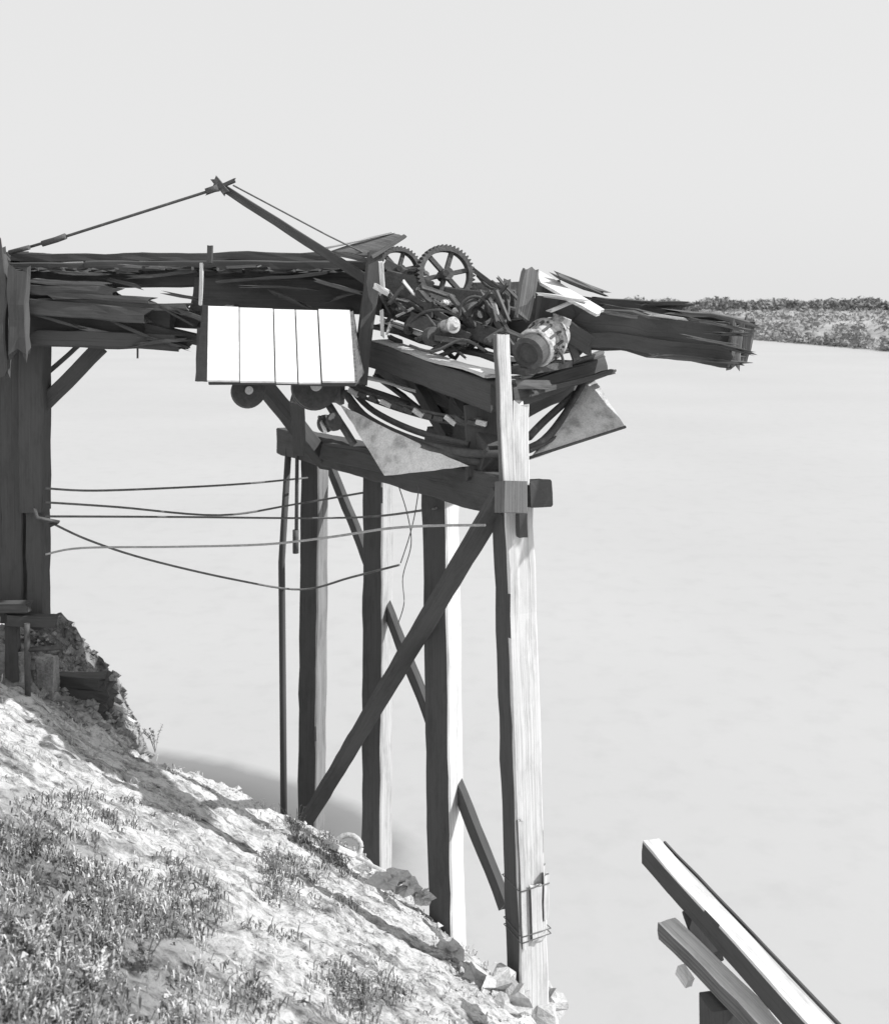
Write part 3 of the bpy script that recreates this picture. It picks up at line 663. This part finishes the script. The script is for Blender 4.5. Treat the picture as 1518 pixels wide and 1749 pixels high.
crumbs('rubble','dirt',1800,(-6,-3.2,13.3,16),(.012,.055),lambda x,y: sdist1(x,y)<.6 and random.random()<math.exp(-(((x+4.5)/1.0)**2+((y-14.6)/1.2)**2)),'broken rubble covering the mound beside the tower foot down to the water')

# ---------------------------------------------------------------- vegetation
def blades(name,mat,count,dens,hr,wr,label,cat,lean=1.5,area=(-5.5,1.0,3.2,15.2)):
    vs=[];fs=[]; tries=0; made=0
    while made<count and tries<count*40:
        tries+=1
        y=random.uniform(area[2],area[3]); x=random.uniform(area[0],area[1])
        px=759+F*x/y
        if px<-80 or px>960: continue
        pl=-.529*x-.3636*y-2.47; py=520-F*pl/y
        if py>1850: continue
        if random.random()>dens(x,y,px,py): continue
        if sdist1(x,y)>.15: continue
        z0=hgt(x,y)
        for q in range(random.randint(3,8)):
            h_=random.uniform(*hr)*random.uniform(.4,1); w_=random.uniform(*wr); an=random.uniform(0,6.28); le=random.uniform(.2,lean)*h_
            bx=x+random.gauss(0,.04); by=y+random.gauss(0,.04)
            dx,dy=math.cos(an),math.sin(an); a2=an+1.57+random.uniform(-.4,.4); sx,sy=math.cos(a2)*w_,math.sin(a2)*w_
            o=len(vs); zt=z0+h_*random.uniform(.3,1)
            vs+= [(bx-sx*.4,by-sy*.4,z0-.03),(bx+sx*.4,by+sy*.4,z0-.03),(bx+dx*le*.5+sx,by+dy*le*.5+sy,z0+h_*.6),(bx+dx*le*.5-sx,by+dy*le*.5-sy,z0+h_*.6),(bx+dx*le,by+dy*le,zt)]
            fs+= [(o,o+1,o+2,o+3),(o+3,o+2,o+4)]
        made+=1
    me=bpy.data.meshes.new(name); me.from_pydata(vs,[],fs); me.materials.append(M[mat]); o=bpy.data.objects.new(name,me); col.objects.link(o)
    o['kind']='stuff'; o['label']=label; o['category']=cat
def clump(x,y,s=1.3,o=0): return max(0,min(1,(noise.noise(Vector((x*s+o,y*s*.8,3)))+.7*noise.noise(Vector((x*s*3+o,y*s*3,7)))+.06)*3))
def dA(x,y,px,py):
    k=0
    if py>1400+px*.45: k=max(k,max(.06,min(1,(340-px)/120)))
    for (cx,cy,rx,ry,v) in ((515,1480,80,70,.6),(500,1570,110,55,.5),(130,1400,140,45,.3),(330,1560,90,50,.35),(620,1700,90,50,.35),(440,1700,90,40,.4),(240,1500,80,30,.35)):
        q=((px-cx)/rx)**2+((py-cy)/ry)**2
        if q<1: k=max(k,v*(1-q)**.5)
    return k*(clump(x,y) if px>200 else .2+.8*clump(x,y))
blades('grass','leafdark',2600,dA,(.03,.10),(.004,.009),'dark weedy ground cover on the lower left of the bank','grass')
blades('dry_grass','leafpale',2600,lambda x,y,px,py:(.04+dA(x,y,px,py)*.9)*clump(x,y,1.7,9),(.02,.08),(.003,.007),'pale dry grass scattered over the bank','grass')
def weed(px,py,h_,lab,mat='leafdark',n=11):
    p=onground(px,py,10)
    t=thing('weed',p,lab,'weed'); mb=MB(); lv=MB()
    for k in range(n):
        an=random.uniform(0,6.28); le=random.uniform(.1,.6)*h_; hh=h_*random.uniform(.6,1)
        pts=[p+V(0,0,-.03),p+V(math.cos(an)*le*.4,math.sin(an)*le*.4,hh*.6),p+V(math.cos(an)*le,math.sin(an)*le,hh)]
        mb.tube(pts,.003,4,False)
        for q in range(16):
            f=random.uniform(.25,1); c=pts[1].lerp(pts[2],(f-.5)*2) if f>.5 else pts[0].lerp(pts[1],f*2)
            d=V(random.uniform(-1,1),random.uniform(-1,1),random.uniform(-.2,.8)).normalized(); s_=random.uniform(.015,.035)
            e=d.cross(V(0,0,1)).normalized()*s_*.3; o=len(lv.v)
            lv.v+=[c,c+d*s_*.5+e,c+d*s_,c+d*s_*.5-e]; lv.face((o,o+1,o+2,o+3))
    mb.build('stem',mat,t); lv.build('foliage',mat,t,kind='stuff')
weed(505,1440,.45,'tall spindly weed on the bank crest in front of the leftmost post')
weed(470,1500,.35,'bushy weed a little below the crest weed')
weed(60,1640,.24,'broad leafy pale weed near the left edge','leafpale')
weed(160,1700,.22,'pale flowering weed near the bottom left corner','leafpale')
weed(250,1660,.22,'dark weed right of the pale flowering one')
weed(60,1470,.26,'dark weed high up at the left edge of the bank')
weed(620,1730,.25,'low weed at the bottom edge below the second post')
weed(110,1090,.25,'wispy weed on top of the dirt mound beside the tower',n=5)
weed(265,1280,.22,'wispy weed at the notch of the bank right of the mound',n=5)

# ---------------------------------------------------------------- light
EL=42; sdir=Vector((.985,-.10,0)).normalized()
sv=Vector((sdir.x*math.cos(R(EL)),sdir.y*math.cos(R(EL)),math.sin(R(EL))))
L=bpy.data.lights.new('sun','SUN'); L.energy=5.0; L.angle=R(.5); L.color=(1,1,1)
lo=bpy.data.objects.new('sun',L); col.objects.link(lo); lo.rotation_euler=sv.to_track_quat('Z','Y').to_euler()
w=bpy.data.worlds.new('World'); scene.world=w; w.use_nodes=True; nt=w.node_tree; bg=nt.nodes['Background']
sk=nt.nodes.new('ShaderNodeTexSky'); sk.sky_type='NISHITA'; sk.sun_disc=False; sk.sun_elevation=R(EL); sk.sun_rotation=math.atan2(sdir.x,sdir.y); sk.dust_density=4; sk.air_density=1
bw=nt.nodes.new('ShaderNodeRGBToBW'); nt.links.new(sk.outputs[0],bw.inputs[0])
mx=nt.nodes.new('ShaderNodeMixRGB'); mx.inputs[0].default_value=.85; mx.inputs[2].default_value=(9.0,9.0,9.0,1); nt.links.new(bw.outputs[0],mx.inputs[1])
nt.links.new(mx.outputs[0],bg.inputs[0]); bg.inputs[1].default_value=.1
# ---------------------------------------------------------------- camera
cd=bpy.data.cameras.new('camera'); cam=bpy.data.objects.new('camera',cd); col.objects.link(cam); scene.camera=cam
cam.location=(0,0,H); cam.rotation_euler=(R(90),0,0); cd.sensor_fit='HORIZONTAL'; cd.sensor_width=36; cd.lens=36*F/1518; cd.shift_y=-354.5/1518
cd.clip_start=.1; cd.clip_end=12000
cd.dof.use_dof=True; cd.dof.focus_distance=12.0; cd.dof.aperture_fstop=3.2
scene.view_settings.view_transform='Standard'; scene.view_settings.look='None'; scene.view_settings.exposure=0
